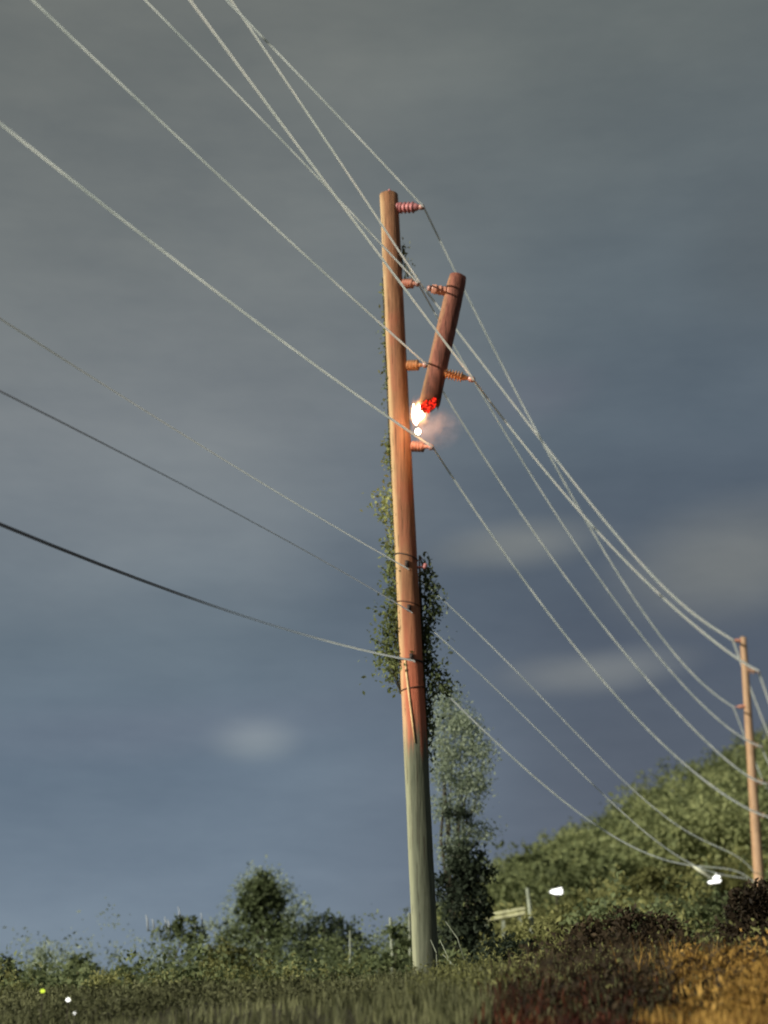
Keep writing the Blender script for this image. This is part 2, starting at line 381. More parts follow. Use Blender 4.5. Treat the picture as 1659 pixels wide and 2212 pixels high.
# rough growth at the foot of the hill and beyond the bank
def undergrowth(name, label, mat, n, xr, yr, hr, nl, size, seed_ratio=True, cat='undergrowth', filt=None):
    parts = []; k = 0
    while k < n:
        y = random.uniform(*yr); a = random.uniform(*xr); x = a*y
        if filt and not filt(a, y): continue
        k += 1; h = float(height(x, y)); r = random.uniform(*hr)
        bl = [(x+random.uniform(-.6, .6)*r, y+random.uniform(-.6, .6)*r, h+r*random.uniform(.2, .9), r*random.uniform(.45, .8), (1, 1, random.uniform(.8, 1.5))) for _ in range(3)]
        P = crown_points(bl, nl, .5); parts.append(leaves(P, size*(y/40)**.6, .5))
    V, Fc = join(parts); o = mesh(name, V, Fc, mat); tag(o, label, cat, kind='stuff'); return o
undergrowth('undergrowth', 'olive green scrub covering the slope below the wooded hill', M['leaf_olive'], 260, (.055, .30), (30, 92), (.5, 1.2), 190, .18, filt=lambda a, y: not (.06 < a < .135 and 38 < y < 73) and not (.195 < a < .265 and y < 71))
undergrowth('undergrowth', 'low green scrub growing behind the bank left of the tall pole', M['leaf_green'], 230, (-.30, .05), (25, 62), (.35, .75), 150, .17)
undergrowth('undergrowth', 'dark green scrub mixed into the slope below the hill', M['leaf_green'], 120, (.14, .30), (26, 80), (.5, 1.2), 180, .17, filt=lambda a, y: not (.195 < a < .265 and y < 71))

# ------------------------------------------------------------------ individual trees and shrubs
T = tree
T('tree', gnd(575, 48), [B(572, 1915, 48, 30), B(556, 1940, 48, 34), B(592, 1945, 48, 28), B(583, 1975, 48, 34, (1, 1, 1.3)), B(575, 2030, 48, 40, (1, 1, 1.2)), B(545, 1950, 48, 26), B(612, 1995, 48, 26), B(540, 2005, 48, 34), B(610, 2035, 48, 40), B(500, 2040, 48, 34)], 4600, .17, M['leaf_green'],
  'tallest slim tree in the treeline left of the pole, with a narrow crown', 'tree', .07)
T('tree', gnd(572, 50), [B(572, 1912, 50, 70, (1, 1, .6)), B(500, 1985, 50, 45), B(640, 1985, 50, 45), B(450, 2010, 50, 30), B(620, 2010, 50, 45), B(540, 2020, 50, 45), B(530, 1950, 50, 40), B(622, 1950, 50, 34)], 3000, .13, M['leaf_pale'],
  'pale thin-leaved tree spreading behind the tallest slim tree left of the pole', 'tree', .05, inner=.2)
tt = T('tree', gnd(385, 40), [B(345, 2012, 40, 21), B(372, 2016, 40, 18), B(402, 2006, 40, 27), B(424, 2026, 40, 22), B(365, 2040, 40, 10, (1, 1, 1.8)), B(420, 2060, 40, 12, (1, 1, 1.8))], 900, .12, M['leaf_green'],
  'small flat-topped tree with a forked crown and pale bare twigs on top', 'tree', .035)
mb = MB()
for (px, y0, y1) in ((317, 1976, 1998), (330, 1985, 1999), (357, 1980, 2000), (364, 1986, 2004), (387, 1958, 1990), (392, 1975, 1998), (420, 1985, 2008), (436, 1972, 2006)):
    mb = MB(); mb.tube([at(px+3, y1+14, 40), at(px+1, (y0+y1)/2, 40), at(px-2, y0, 40)], [.026, .022, .010], 5); mb.build('bare_twig', M['twig'], tt)
T('tree', gnd(720, 44), [B(700, 2008, 44, 42), B(738, 2022, 44, 42), B(772, 2058, 44, 42), B(650, 2030, 44, 32), B(725, 2075, 44, 44), B(670, 2050, 44, 28)], 2300, .16, M['leaf_dark'],
  'dark rounded tree just left of the base of the tall wooden pole', 'tree', .08)
T('shrub', gnd(180, 38), [B(180, 2068, 38, 16), B(165, 2095, 38, 22), B(198, 2105, 38, 20)], 600, .12, M['leaf_green'],
  'small upright shrub standing just above the two white garden lamps', 'shrub', .02)
T('shrub', gnd(100, 42), [B(95, 2060, 42, 26), B(120, 2085, 42, 26), B(70, 2095, 42, 22), B(150, 2070, 42, 16)], 300, .13, M['leaf_pale'],
  'hazy pale thin shrub near the left end of the treeline', 'shrub', .02, inner=.2)
T('shrub', gnd(12, 36), [B(5, 2098, 36, 26), B(28, 2118, 36, 20), B(-25, 2110, 36, 24)], 800, .12, M['leaf_dark'],
  'dark shrub cut by the left edge of the picture', 'shrub', .03)
T('shrub', gnd(255, 36), [B(262, 2108, 36, 22), B(285, 2120, 36, 20), B(232, 2125, 36, 18)], 700, .12, M['leaf_green'],
  'low rounded green shrub between the garden lamps and the forked tree', 'shrub', .03)
T('shrub', gnd(495, 37), [B(480, 2062, 37, 28), B(520, 2075, 37, 28), B(450, 2085, 37, 24)], 900, .13, M['leaf_olive'],
  'olive shrub filling the gap between the forked tree and the tallest slim tree', 'shrub', .03)
T('shrub', gnd(840, 33), [B(862, 2020, 33, 24), B(880, 2050, 33, 22), B(850, 2072, 33, 26), B(822, 2080, 33, 20)], 1000, .11, M['leaf_green'],
  'green shrub against the left side of the foot of the tall pole', 'shrub', .03)
T('tree', gnd(1010, 30), [B(1002, 1860, 30, 42), B(1035, 1890, 30, 30), B(980, 1905, 30, 36), B(1005, 1960, 30, 52, (1, 1, 1.2)), B(985, 2040, 30, 48), B(1030, 2020, 30, 34)], 4200, .12, M['leaf_dark'],
  'dark dense tree rising right behind the foot of the tall pole', 'tree', .09)
T('tree', gnd(985, 33), [B(958, 1520, 33, 26), B(985, 1560, 33, 34), B(1010, 1610, 33, 30), B(975, 1630, 33, 36), B(1000, 1700, 33, 36), B(968, 1745, 33, 34), B(1005, 1790, 33, 34), B(985, 1840, 33, 40), B(1040, 1660, 33, 18), B(1030, 1740, 33, 22), B(950, 1600, 33, 24), B(955, 1690, 33, 26), B(1045, 1700, 33, 20), B(1050, 1800, 33, 22), B(975, 1510, 33, 26), B(1000, 1560, 33, 30), B(1040, 1625, 33, 28), B(945, 1560, 33, 26), B(960, 1660, 33, 34), B(1020, 1680, 33, 34), B(1025, 1580, 33, 26)], 9500, .080, M['leaf_pale'],
  'tall thin greyish green tree close to the right side of the tall pole', 'tree', .045, inner=.1)
T('shrub', gnd(1000, 32.5), [B(990, 1758, 32.5, 22, (1.5, 1, .45))], 170, .12, M['leaf_dark'],
  'small dark tuft sticking up out of the tall thin greyish tree', 'shrub', .02)
T('shrub', gnd(1090, 24), [B(1060, 2068, 24, 36), B(1110, 2062, 24, 38), B(1150, 2082, 24, 34), B(1085, 2110, 24, 44), B(1020, 2100, 24, 34)], 3200, .09, M['leaf_dark'],
  'blackish green bush on the bank just right of the foot of the tall pole', 'shrub', .03)
T('shrub', gnd(1300, 21), [B(1270, 2035, 21, 42), B(1320, 2020, 21, 46), B(1290, 2090, 21, 56), B(1240, 2090, 21, 36)], 3200, .085, M['leaf_brown'],
  'dark brown rounded bush on the bank, below the floodlamp', 'shrub', .03)
T('shrub', gnd(1400, 20), [B(1375, 2010, 20, 42), B(1425, 2025, 20, 46), B(1460, 2060, 20, 44), B(1390, 2085, 20, 54)], 3200, .085, M['leaf_brown'],
  'wide dark brown bush in the middle of the bank, left of the golden grass', 'shrub', .03)
T('shrub', gnd(1630, 19), [B(1610, 1968, 19, 42), B(1650, 1950, 19, 46), B(1690, 1960, 19, 46), B(1640, 2020, 19, 54), B(1590, 2020, 19, 36)], 3400, .085, M['leaf_brown'],
  'brown bush tinted by shade and red light, hiding the foot of the farther pole at the right edge', 'shrub', .03)
T('shrub', gnd(1420, 45), [B(1395, 1895, 45, 24), B(1430, 1905, 45, 24), B(1360, 1915, 45, 24), B(1470, 1920, 45, 22)], 1300, .14, M['leaf_olive'],
  'bright olive bush on the slope between the floodlamp and the white cable closure', 'shrub', .04)
T('shrub', gnd(1240, 40), [B(1230, 1975, 40, 28), B(1270, 1965, 40, 26), B(1200, 2000, 40, 30)], 1300, .13, M['leaf_olive'],
  'olive bush on the slope right below the floodlamp', 'shrub', .04)
T('shrub', gnd(1540, 38), [B(1520, 1955, 38, 24), B(1560, 1950, 38, 26), B(1500, 1990, 38, 30), B(1550, 1995, 38, 28)], 1300, .13, M['leaf_green'],
  'green bush on the slope directly below the white cable closure', 'shrub', .04)

undergrowth('undergrowth', 'soft pale green thicket behind the bank on the left', M['leaf_pale'], 46, (-.24, .01), (42, 50), (1.0, 1.75), 330, .11)
undergrowth('undergrowth', 'dense green thicket between the small trees on the left', M['leaf_green'], 60, (-.135, .03), (36, 46), (.9, 1.6), 520, .10)
undergrowth('undergrowth', 'uneven green scrub along the skyline at the far left', M['leaf_green'], 40, (-.30, -.10), (33, 46), (.5, 1.15), 420, .10)
undergrowth('undergrowth', 'olive thicket at the far left of the bank', M['leaf_olive'], 40, (-.30, -.02), (24, 36), (.35, .6), 420, .09)
undergrowth('undergrowth', 'bright olive scrub on the slope right of the dark tree', M['leaf_olive'], 80, (.075, .25), (52, 75), (.9, 1.5), 330, .13, filt=lambda a, y: not (.10 < a < .135 or .195 < a < .265) or y > 73)
undergrowth('undergrowth', 'low yellow green scrub on the near slope under the barrier', M['leaf_olive'], 50, (.07, .16), (26, 44), (.35, .75), 330, .11)
# ------------------------------------------------------------------ grass
def blades(n, xr, yr, hr, w, filt=None, lean=.35, ratio=True):
    y = yr[0] + (yr[1]-yr[0])*rng.random(n)**1.0; a = rng.uniform(*xr, n); x = a*y if ratio else a
    if filt is not None: k = filt(x, y); x, y = x[k], y[k]; n = len(x)
    # tufts
    tc_ = rng.integers(0, n, n); m = rng.random(n) < .65
    q = tc_//7*7 % n
    x = np.where(m, x[q]+rng.normal(size=n)*.10, x); y = np.where(m, y[q]+rng.normal(size=n)*.10, y)
    z = height(x, y)-.03; h = rng.uniform(*hr, n)*(.6+.5*np.sin(x*1.1+3)*np.sin(y*.8)+.3*rng.random(n)).clip(.35, 1.5)
    d = rng.uniform(0, 2*math.pi, n); L = rng.uniform(.1, 1, n)*lean*h; dx, dy = np.cos(d)*L, np.sin(d)*L
    t = rng.uniform(0, math.pi, n); wx, wy = np.cos(t)*w/2, np.sin(t)*w/2
    V = np.stack([np.stack([x-wx, y-wy, z], 1), np.stack([x+wx, y+wy, z], 1), np.stack([x+dx*.35+wx*.8, y+dy*.35+wy*.8, z+h*.6], 1), np.stack([x+dx*.35-wx*.8, y+dy*.35-wy*.8, z+h*.6], 1), np.stack([x+dx, y+dy, z+h], 1)], 1).reshape(-1, 3)
    b = np.arange(n)*5
    return V, b
def grass(name, label, mat, *a, **k):
    V, b = blades(*a, **k); q = np.stack([b, b+1, b+2, b+3], 1); t = np.stack([b+3, b+2, b+4], 1)
    Fc = [tuple(r) for r in q.tolist()] + [tuple(r) for r in t.tolist()]
    o = mesh(name, V, Fc, mat); tag(o, label, 'grass', kind='stuff'); return o
grass('grass', 'rough grey green grass covering the bank', M['grass'], 26000, (-.30, .30), (10, 30), (.10, .28), .014)
grass('grass', 'tall golden glow-tinted grass on the right of the bank', M['leaf_amber_glow'], 14000, (.15, .30), (8.5, 13.5), (.16, .50), .013, filt=lambda x, y: (rng.random(len(x)) < np.clip((x/y-.17-.02*np.sin(y*2.3))/.07, .0, 1)))
grass('grass', 'green grass mixed among the brown growth on the bank', M['grass'], 6000, (.0, .30), (10, 20), (.20, .42), .012)
grass('grass', 'taller olive grass in front of the foot of the tall pole', M['leaf_olive'], 5000, (-.30, .0), (17, 26), (.12, .26), .013)
grass('weeds', 'dark reddish weeds low on the bank in front', M['leaf_red_glow'], 9000, (.07, .25), (7.5, 13), (.12, .34), .018)
grass('weeds', 'dark brown weeds under the brown bushes', M['leaf_brown'], 5000, (.07, .26), (10, 17), (.20, .42), .016)
def leafy(name, label, mat, n, xr, yr, zr, size, down=-.5):
    y = rng.uniform(*yr, n); x = rng.uniform(*xr, n)*y; q = np.arange(n)//40*40; x = x[q]+rng.normal(size=n)*.16; y = y[q]+rng.normal(size=n)*.16
    P = np.stack([x, y, height(x, y)+rng.uniform(*zr, n)*(.55+.6*rng.random(n//40+1)[np.arange(n)//40])], 1); V, Fc = leaves(P, size, .4, down)
    o = mesh(name, V, Fc, mat); tag(o, label, 'weeds', kind='stuff')
leafy('weeds', 'scattered leafy golden weeds among the glow-tinted grass', M['leaf_amber_glow'], 1600, (.20, .30), (9.5, 13), (.05, .45), .06)
tree('shrub', gnd(1500, 13), [B(1490, 2085, 13, 26, (.6, 1, 1.5)), B(1515, 2105, 13, 40), B(1555, 2120, 13, 44), B(1460, 2135, 13, 36), B(1600, 2110, 13, 50), B(1640, 2135, 13, 60)], 4200, .050, M['leaf_amber_glow'],
  'glow-tinted golden bush on the bank in the lower right, in front of the brown bushes', 'shrub', .015)
leafy('weeds', 'leafy green weeds on the bank in front of the tall pole', M['grass'], 30000, (-.30, .12), (13, 24), (.02, .20), .055)
leafy('weeds', 'brown leafy weeds on the bank', M['leaf_brown'], 6500, (.10, .26), (10, 19), (.05, .5), .065)
leafy('weeds', 'green leafy weeds right of the tall pole foot', M['leaf_olive'], 7000, (.03, .15), (12, 21), (.05, .34), .05)
leafy('weeds', 'yellowish leafy weeds below the bush at the right edge', M['leaf_olive'], 1800, (.17, .30), (13, 18), (.05, .5), .055)

# ------------------------------------------------------------------ main pole
PY = 22.0
pb, pt = at(922, 2130, PY), at(840, 422, PY)
tall = empty('utility_pole', pb); tag(tall, 'tall leaning wooden utility pole, reddish above and grey below, with four ribbed insulators', 'utility pole')
def pole_axis(t): return pb*(1-t)+pt*t
def shaft(p0, p1, r0, r1, n=40, seg=24, rough=.012, bow=0):
    mb = MB(); V = []; Fc = []
    ph = [random.uniform(0, 6) for _ in range(6)]
    for i in range(n+1):
        t = i/n; c = p0*(1-t)+p1*t; r = r0*(1-t)+r1*t
        for k in range(seg):
            th = 2*math.pi*k/seg; w = 1+rough*math.sin(3*th+ph[0]+t*3)+rough*math.sin(7*th+ph[1]+t*9)+rough*.7*math.sin(t*60+ph[2]+th)
            V.append(c+np.array([math.cos(th), math.sin(th), 0])*r*w)
    for i in range(n):
        for k in range(seg): k2 = (k+1) % seg; Fc.append((i*seg+k, i*seg+k2, (i+1)*seg+k2, (i+1)*seg+k))
    V.append((p1+np.array([0, 0, r1*.22]))); ti = len(V)-1
    for k in range(seg): Fc.append((n*seg+k, n*seg+(k+1) % seg, ti))
    Fc.append(tuple(range(seg))[::-1]); mb.add(V, Fc); return mb
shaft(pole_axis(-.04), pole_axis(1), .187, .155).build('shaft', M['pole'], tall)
def rad_at(z): t = (z-pb[2])/(pt[2]-pb[2]); return .187*(1-t)+.155*t, pole_axis(t)
mb = MB(); top = pt+np.array([.0, 0, .03]); mb.tube([top, top+[.01, 0, .06], top+[.01, 0, .09]], [.035, .03, .012], 8); mb.build('top_bolt', M['porcelain_pink'], tall)
def insulator(parent, p0, p1, mat, sheds=5, rs=.085, core=.036, body=.62, gap=.12, cl=.16):
    """ribbed line-post insulator from p0 (on the wood) to p1 (wire clamp)"""
    p0 = np.array(p0, float); p1 = np.array(p1, float); d = p1-p0; pts = []; rr = []
    def add(t, r): pts.append(p0+d*t); rr.append(r)
    add(-.06, core*1.3); add(.05, core*1.3); add(.06, core)
    for i in range(sheds):
        a = .08+body*i/sheds; w = body/sheds
        add(a, core); add(a+w*.12, rs*.93); add(a+w*.30, rs); add(a+w*.44, core)
    add(.08+body, core)
    add(1-cl, core*.5)
    mb = MB(); mb.tube(pts, rr, 18); o = mb.build('insulator', mat, parent)
    mb = MB(); mb.tube([p0+d*(1-cl), p0+d*(1-cl*.9), p1-d*.02, p1+d*.03], [.03, .052, .048, .02], 10)
    mb.build('clamp', M['clamp'], o); return o
def on_pole(py):
    z = at(880, py, PY)[2]; return rad_at(z)
WIRE_Y = 21.8
def pole_ins(x1, y1, y0, mat, **k):
    r, c = on_pole(y0); tip = at(x1, y1, WIRE_Y); s = c+np.array([r*.94, -.04, 0]); insulator(tall, s, tip, mat, **k); return tip
ins1 = pole_ins(915, 447, 452, M['porcelain_pink'], sheds=4, rs=.10, core=.07)
ins2 = pole_ins(905, 612, 616, M['porcelain'], sheds=4)
ins3 = pole_ins(922, 788, 792, M['porcelain_orange'], sheds=4, rs=.092, body=.56)
ins4 = pole_ins(935, 966, 966, M['porcelain'], sheds=4, rs=.092, body=.56)
def ring(py, tilt, r=.006, mat='iron', name='band'):
    rr, c = on_pole(py); pts = [c+np.array([math.cos(a)*(rr+.006), math.sin(a)*(rr+.006), tilt*math.cos(a)]) for a in np.linspace(math.pi, 2*math.pi, 18)]
    mb = MB(); mb.tube(pts, r, 6); mb.build(name, M[mat], tall)
ring(1205, -.05, .010); ring(1307, -.04, .010, 'band'); ring(1430, -.02, .014); ring(1490, .03, .010, 'band')
mb = MB(); pts = []
for py in (1432, 1450, 1480, 1520, 1560, 1610):
    rr, c = on_pole(py); a = -math.pi/2-.55+(py-1432)/178*.5; pts.append(c+np.array([math.cos(a)*(rr+.008), math.sin(a)*(rr+.008), 0]))
mb.tube(pts, [.018, .02, .02, .018, .016, .008], 6); mb.build('ground_strap', M['strap'], tall)
# small side bracket above the vine clump
rr, c = on_pole(1226); mb = MB(); mb.tube([c+[rr*.9, 0, 0], c+[rr+.12, -.03, 0]], [.02, .02], 8); mb.tube([c+[rr+.10, -.03, -.03], c+[rr+.12, -.03, .05]], [.035, .03], 8); mb.build('bracket', M['porcelain_pink'], tall)
rr, c = on_pole(1270)
for py, nm in ((1225, 'cable_hook'), (1320, 'cable_hook'), (1425, 'cable_hook')):
    rr, c = on_pole(py); mb = MB(); mb.tube([c+[0, -rr*.9, 0], c+[0, -rr-.05, 0]], .018, 8); mb.box(c+[0, -rr-.01, 0], (.06, .03, .10)); mb.build(nm, M['iron'], tall)

# ------------------------------------------------------------------ burning pole piece
SY = 21.62
sb, st = at(929, 868, SY), at(989, 598, SY)
stub = empty('broken_pole_piece', sb); tag(stub, 'short broken length of reddish pole hanging on the wires, its charred lower end burning', 'broken pole')
def stubshaft():
    mb = MB(); V = []; Fc = []; seg = 22; n = 22; ax = (st-sb)/np.linalg.norm(st-sb); a = np.cross(ax, [0, 1, 0]); a /= np.linalg.norm(a); b = np.cross(ax, a)
    for i in range(n+1):
        t = i/n; r = .165*(1-t)+.150*t
        if i == n: r *= .93
        for k in range(seg):
            th = 2*math.pi*k/seg; w = 1+.02*math.sin(3*th+t*5)+.02*math.sin(6*th-t*8)+.012*math.sin(t*50+th*2)
            off = 0 if i > 0 else random.uniform(-.09, .03)
            V.append(sb+ax*((t*np.linalg.norm(st-sb))+off)+(a*math.cos(th)+b*math.sin(th))*r*w)
    for i in range(n):
        for k in range(seg): k2 = (k+1) % seg; Fc.append((i*seg+k, i*seg+k2, (i+1)*seg+k2, (i+1)*seg+k))
    V.append(st+ax*.035); ti = len(V)-1
    for k in range(seg): Fc.append((n*seg+k, n*seg+(k+1) % seg, ti))
    Fc.append(tuple(range(seg))[::-1]); mb.add(V, Fc); return mb, ax, a, b
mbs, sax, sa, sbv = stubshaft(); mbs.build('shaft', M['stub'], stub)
mb = MB()      # charred end below the sound wood
for i in range(7):
    p = sb - sax*random.uniform(.02, .14) + sa*random.uniform(-.09, .09) + sbv*random.uniform(-.09, .05); mb.blob(p, random.uniform(.05, .085), amp=.3)
mb.build('charred_end', M['char'], stub)
mb = MB()
for i in range(26):
    t = random.random(); px = 935-17*t+random.uniform(-13, 12)*(1-t*.5); py = 861+26*t+random.uniform(-6, 4); r = random.uniform(.024, .046)
    mb.blob(at(px, py, SY-.10+random.uniform(-.07, .07)), r, amp=.45, sc=(random.uniform(.7, 1.3), 1, random.uniform(.8, 1.6)))
mb.build('ember', M['ember'], stub)
mb = MB()
for i in range(16):                       # torn splinters round the break
    a_ = random.uniform(0, 2*math.pi); q = sb+(sa*math.cos(a_)+sbv*math.sin(a_))*.135+sax*.05; l = random.uniform(.05, .17)
    mb.tube([q+sax*.12, q, q-sax*l+sa*random.uniform(-.02, .02)], [.022, .02, .002], 5)
mb.build('splinters', M['char'], stub)
insulator(stub, at(966, 630, SY-.02), at(924, 622, SY-.1), M['porcelain'], sheds=3, rs=.085, core=.072, body=.7, cl=.14)
insulator(stub, at(958, 806, SY-.05), at(1024, 820, SY-.1), M['porcelain_orange'], sheds=6, rs=.088, core=.05, body=.58, cl=.18)
# the fire
fl = empty('flame', at(903, 920, SY-.1)); tag(fl, 'white-hot flame licking down from the burning end of the broken pole', 'flame')
def flame_shape(pts, rad, nm, mat):
    mb = MB(); mb.tube([at(px, py, SY-.1+dy) for px, py, dy in pts], rad, 12, wob=.18); mb.build(nm, mat, fl)
flame_shape([(899, 918, 0), (898, 910, 0), (901, 900, .0), (904, 890, 0), (905, 882, 0), (905, 874, 0)], [.012, .045, .082, .075, .040, .006], 'flame_core', M['fire_core'])
flame_shape([(909, 906, .03), (912, 897, .03), (916, 889, .03), (921, 883, .03)], [.006, .036, .034, .006], 'flame_tongue', M['fire_core'])
flame_shape([(893, 908, .03), (893, 897, .03), (894, 886, .03), (893, 872, .03)], [.006, .026, .024, .004], 'flame_tongue', M['fire_core'])
m, g = material('flame_gas'); p = objco(g)
cf = at(905, 893, SY-.08)
ln = g.node('ShaderNodeVectorMath', operation='LENGTH'); g.put(ln.inputs[0], g.mapping(p, (1/.23, 1/.18, 1/.36)))
nf = g.noise(g.mapping(p, (1, 1, .6)), 14, 4, .6)
df = g.math('MULTIPLY', g.math('SUBTRACT', 1, g.smooth(g.math('ADD', ln.outputs[1], g.math('MULTIPLY', g.math('SUBTRACT', nf, .5), 1.1)), .25, .95)), 1)
vo = g.node('ShaderNodeEmission'); g.put(vo.inputs[0], g.ramp(df, [(0, (1,.16,.03)), (.5, (1,.38,.08)), (1, (1,.75,.35))])); g.put(vo.inputs[1], g.math('MULTIPLY', g.math('POWER', df, 2.2), 13)); finish(g, None, vol=vo.outputs[0])
mb = MB(); mb.blob((0, 0, 0), 1, amp=0, sc=(.32, .24, .42)); fg = mesh('flame_gas', np.concatenate(mb.V), mb.F, m, None, True); fg.parent = fl; fg.location = tuple(cf-root_loc(fl))
mb = MB(); mb.blob(at(903, 932, SY-.1), .042, amp=.15, sc=(1, 1, 1.15)); dr = mb.build('burning_drop', M['fire_core']); tag(dr, 'small white glowing drop falling just under the flame', 'burning drop')
pl = bpy.data.lights.new('fire_light', 'POINT'); pl.energy = 22; pl.color = (1, .42, .14); pl.shadow_soft_size = .12
plo = bpy.data.objects.new('fire_light', pl); col.objects.link(plo); plo.location = tuple(at(905, 905, SY-.42))
# smoke wisp drifting right of the fire
m, g = material('smoke'); p = objco(g); nn = g.noise(p, 3.0, 4, .6)
ln = g.node('ShaderNodeVectorMath', operation='LENGTH'); g.put(ln.inputs[0], g.mapping(p, (1/.5, 1/.35, 1/.42)))
den = g.math('MULTIPLY', g.math('MULTIPLY', g.smooth(nn, .40, .70), g.math('SUBTRACT', 1, g.smooth(ln.outputs[1], .25, 1.0))), 2.6)
pv = g.node('ShaderNodeVolumePrincipled'); pv.inputs['Color'].default_value = (.86, .76, .86, 1); g.put(pv.inputs['Density'], den); finish(g, None, vol=pv.outputs[0])
mb = MB(); c0 = at(940, 925, SY); mb.blob(c0, 1, amp=0, sc=(.5, .35, .42)); so = empty('smoke', c0)
bpy.data.objects.remove(so); V_ = np.concatenate(mb.V)-c0; sm = mesh('smoke', V_, mb.F, m, None, True); sm.location = tuple(c0); tag(sm, 'faint pale smoke beside the flame', 'smoke', kind='stuff')

# ------------------------------------------------------------------ vine on the pole
def vine(name, label, clumps, leafm, n, size, stem):
    v = empty(name, at(*stem[0])); tag(v, label, 'vine')
    mb = MB(); pts = [at(*s) for s in stem]; mb.tube(pts, [.022]*(len(pts)-1)+[.008], 6)
    for (px, py, y, w, h, k) in clumps:
        for _ in range(max(1, k//60)):
            s = min(pts, key=lambda q: float(np.linalg.norm(q-at(px, py, y)))); e = at(px, py, y)+rng.normal(size=3)*np.array([w, w, h])*.8/FPX*y; mb.tube([s, (s+e)/2+[0, 0, .05], e], [.008, .006, .003], 4)
    mb.build('stem', M['bark'], v); P = []
    for (px, py, y, w, h, k) in clumps:
        c = at(px, py, y); q = rng.normal(size=(k, 3))*np.array([w/FPX*y, min(w, 25)/FPX*y, h/FPX*y]); cc = q[rng.integers(0, k, k)]; q = np.where((rng.random(k) < .6)[:, None], cc+rng.normal(size=(k, 3))*.05, q); P.append(c+q)
    V, Fc = leaves(np.concatenate(P), size, .55, .5); mesh('foliage', V, Fc, leafm, v); return v
vine('climbing_vine', 'yellow green climbing vine on the left side of the tall pole',
  [(828, 640, 22.1, 4, 40, 25), (832, 730, 22.1, 4, 45, 50), (836, 830, 22.1, 4, 40, 55), (840, 950, 22.1, 6, 14, 50), (842, 990, 22.1, 5, 25, 60), (824, 1100, 22.1, 12, 22, 45), (845, 1085, 22.1, 8, 26, 110), (850, 1150, 22.1, 6, 28, 110),
   (850, 1215, 22.1, 6, 28, 170), (853, 1275, 22.1, 8, 28, 170), (850, 1330, 22.1, 12, 26, 190), (838, 1390, 22.1, 14, 22, 170), (856, 1370, 22.1, 10, 30, 150), (844, 1430, 22.1, 18, 18, 220), (858, 1460, 22.1, 12, 16, 120), (820, 1330, 22.1, 8, 18, 35), (846, 1250, 22.1, 12, 60, 160), (845, 1120, 22.1, 12, 50, 130), (838, 1400, 22.1, 20, 30, 200), (846, 980, 22.1, 6, 30, 50), (826, 1090, 22.1, 14, 18, 50)],
  M['leaf_vine'], 0, .075, [(868, 1500, 22.12), (860, 1300, 22.12), (850, 1100, 22.15), (842, 950, 22.15), (834, 760, 22.15), (826, 600, 22.15)])
vine('climbing_vine', 'dark climbing vine clump on the right side of the tall pole',
  [(920, 1240, 22.1, 7, 16, 120), (926, 1275, 22.1, 9, 20, 220), (930, 1320, 22.1, 9, 20, 240), (922, 1370, 22.1, 6, 24, 180), (924, 1420, 22.1, 7, 22, 200), (938, 1465, 22.1, 13, 16, 260), (962, 1482, 22.1, 12, 8, 120), (928, 1520, 22.1, 6, 26, 180), (930, 1590, 22.1, 4, 40, 120)],
  M['leaf_green'], 0, .075, [(938, 2090, 22.2), (932, 1900, 22.2), (922, 1600, 22.2), (914, 1400, 22.2), (906, 1200, 22.2)])
vine('climbing_vine', 'small dark vine tuft near the top right side of the tall pole',
  [(872, 545, 22.05, 4, 14, 45), (880, 580, 22.05, 5, 14, 60), (886, 600, 22.05, 6, 6, 30)], M['leaf_olive'], 0, .06, [(864, 640, 22.15), (868, 560, 22.1), (872, 530, 22.05)])
vine('hanging_vine', 'pale thin trails of vine hanging off the right side of the tall pole',
  [(950, 1330, 22.1, 10, 60, 40), (960, 1420, 22.1, 14, 40, 50)], M['leaf_pale'], 0, .07, [(912, 1420, 22.12), (908, 1330, 22.12), (905, 1200, 22.12)])
# dead stalks leaning on the pole foot
mb = MB()
for (a, b, c, d, y) in ((950, 2030, 985, 2140, 21.3), (955, 2060, 1000, 2130, 21.2), (962, 1990, 1005, 2080, 21.4), (930, 2030, 945, 2100, 21.4)):
    mb.tube([at(a, b, y), at((a+c)/2+5, (b+d)/2-8, y), at(c, d, y)], [.005, .007, .008], 5)
o = mb.build('dead_stalks', M['post']); tag(o, 'pale dead stalks leaning beside the foot of the tall pole', 'stalks')

# ------------------------------------------------------------------ far pole
FY = 70.0
fb, ft = at(1642, 1930, FY), at(1605, 1377, FY)
farp = empty('utility_pole', fb); tag(farp, 'farther bare wooden utility pole standing before the hill at the right edge', 'utility pole')
shaft(fb-(ft-fb)*.06, ft, .26, .155, 20, 16).build('shaft', M['farpole'], farp)
def far_ins(px, py, x0, y0, rs=.10):
    tip = at(px, py, FY-.1); insulator(farp, at(x0, y0, FY-.02), tip, M['porcelain'] if px < 1600 else M['farins'], sheds=3, rs=rs, core=.07)
M['farins'] = simple('porcelain_far', (.60,.36,.24), .4)
far_ins(1583, 1383, 1602, 1385); far_ins(1590, 1527, 1610, 1526); far_ins(1641, 1452, 1611, 1447, .17); far_ins(1648, 1614, 1620, 1606, .15); far_ins(1660, 1693, 1626, 1686, .16); far_ins(1664, 1765, 1630, 1757, .14)

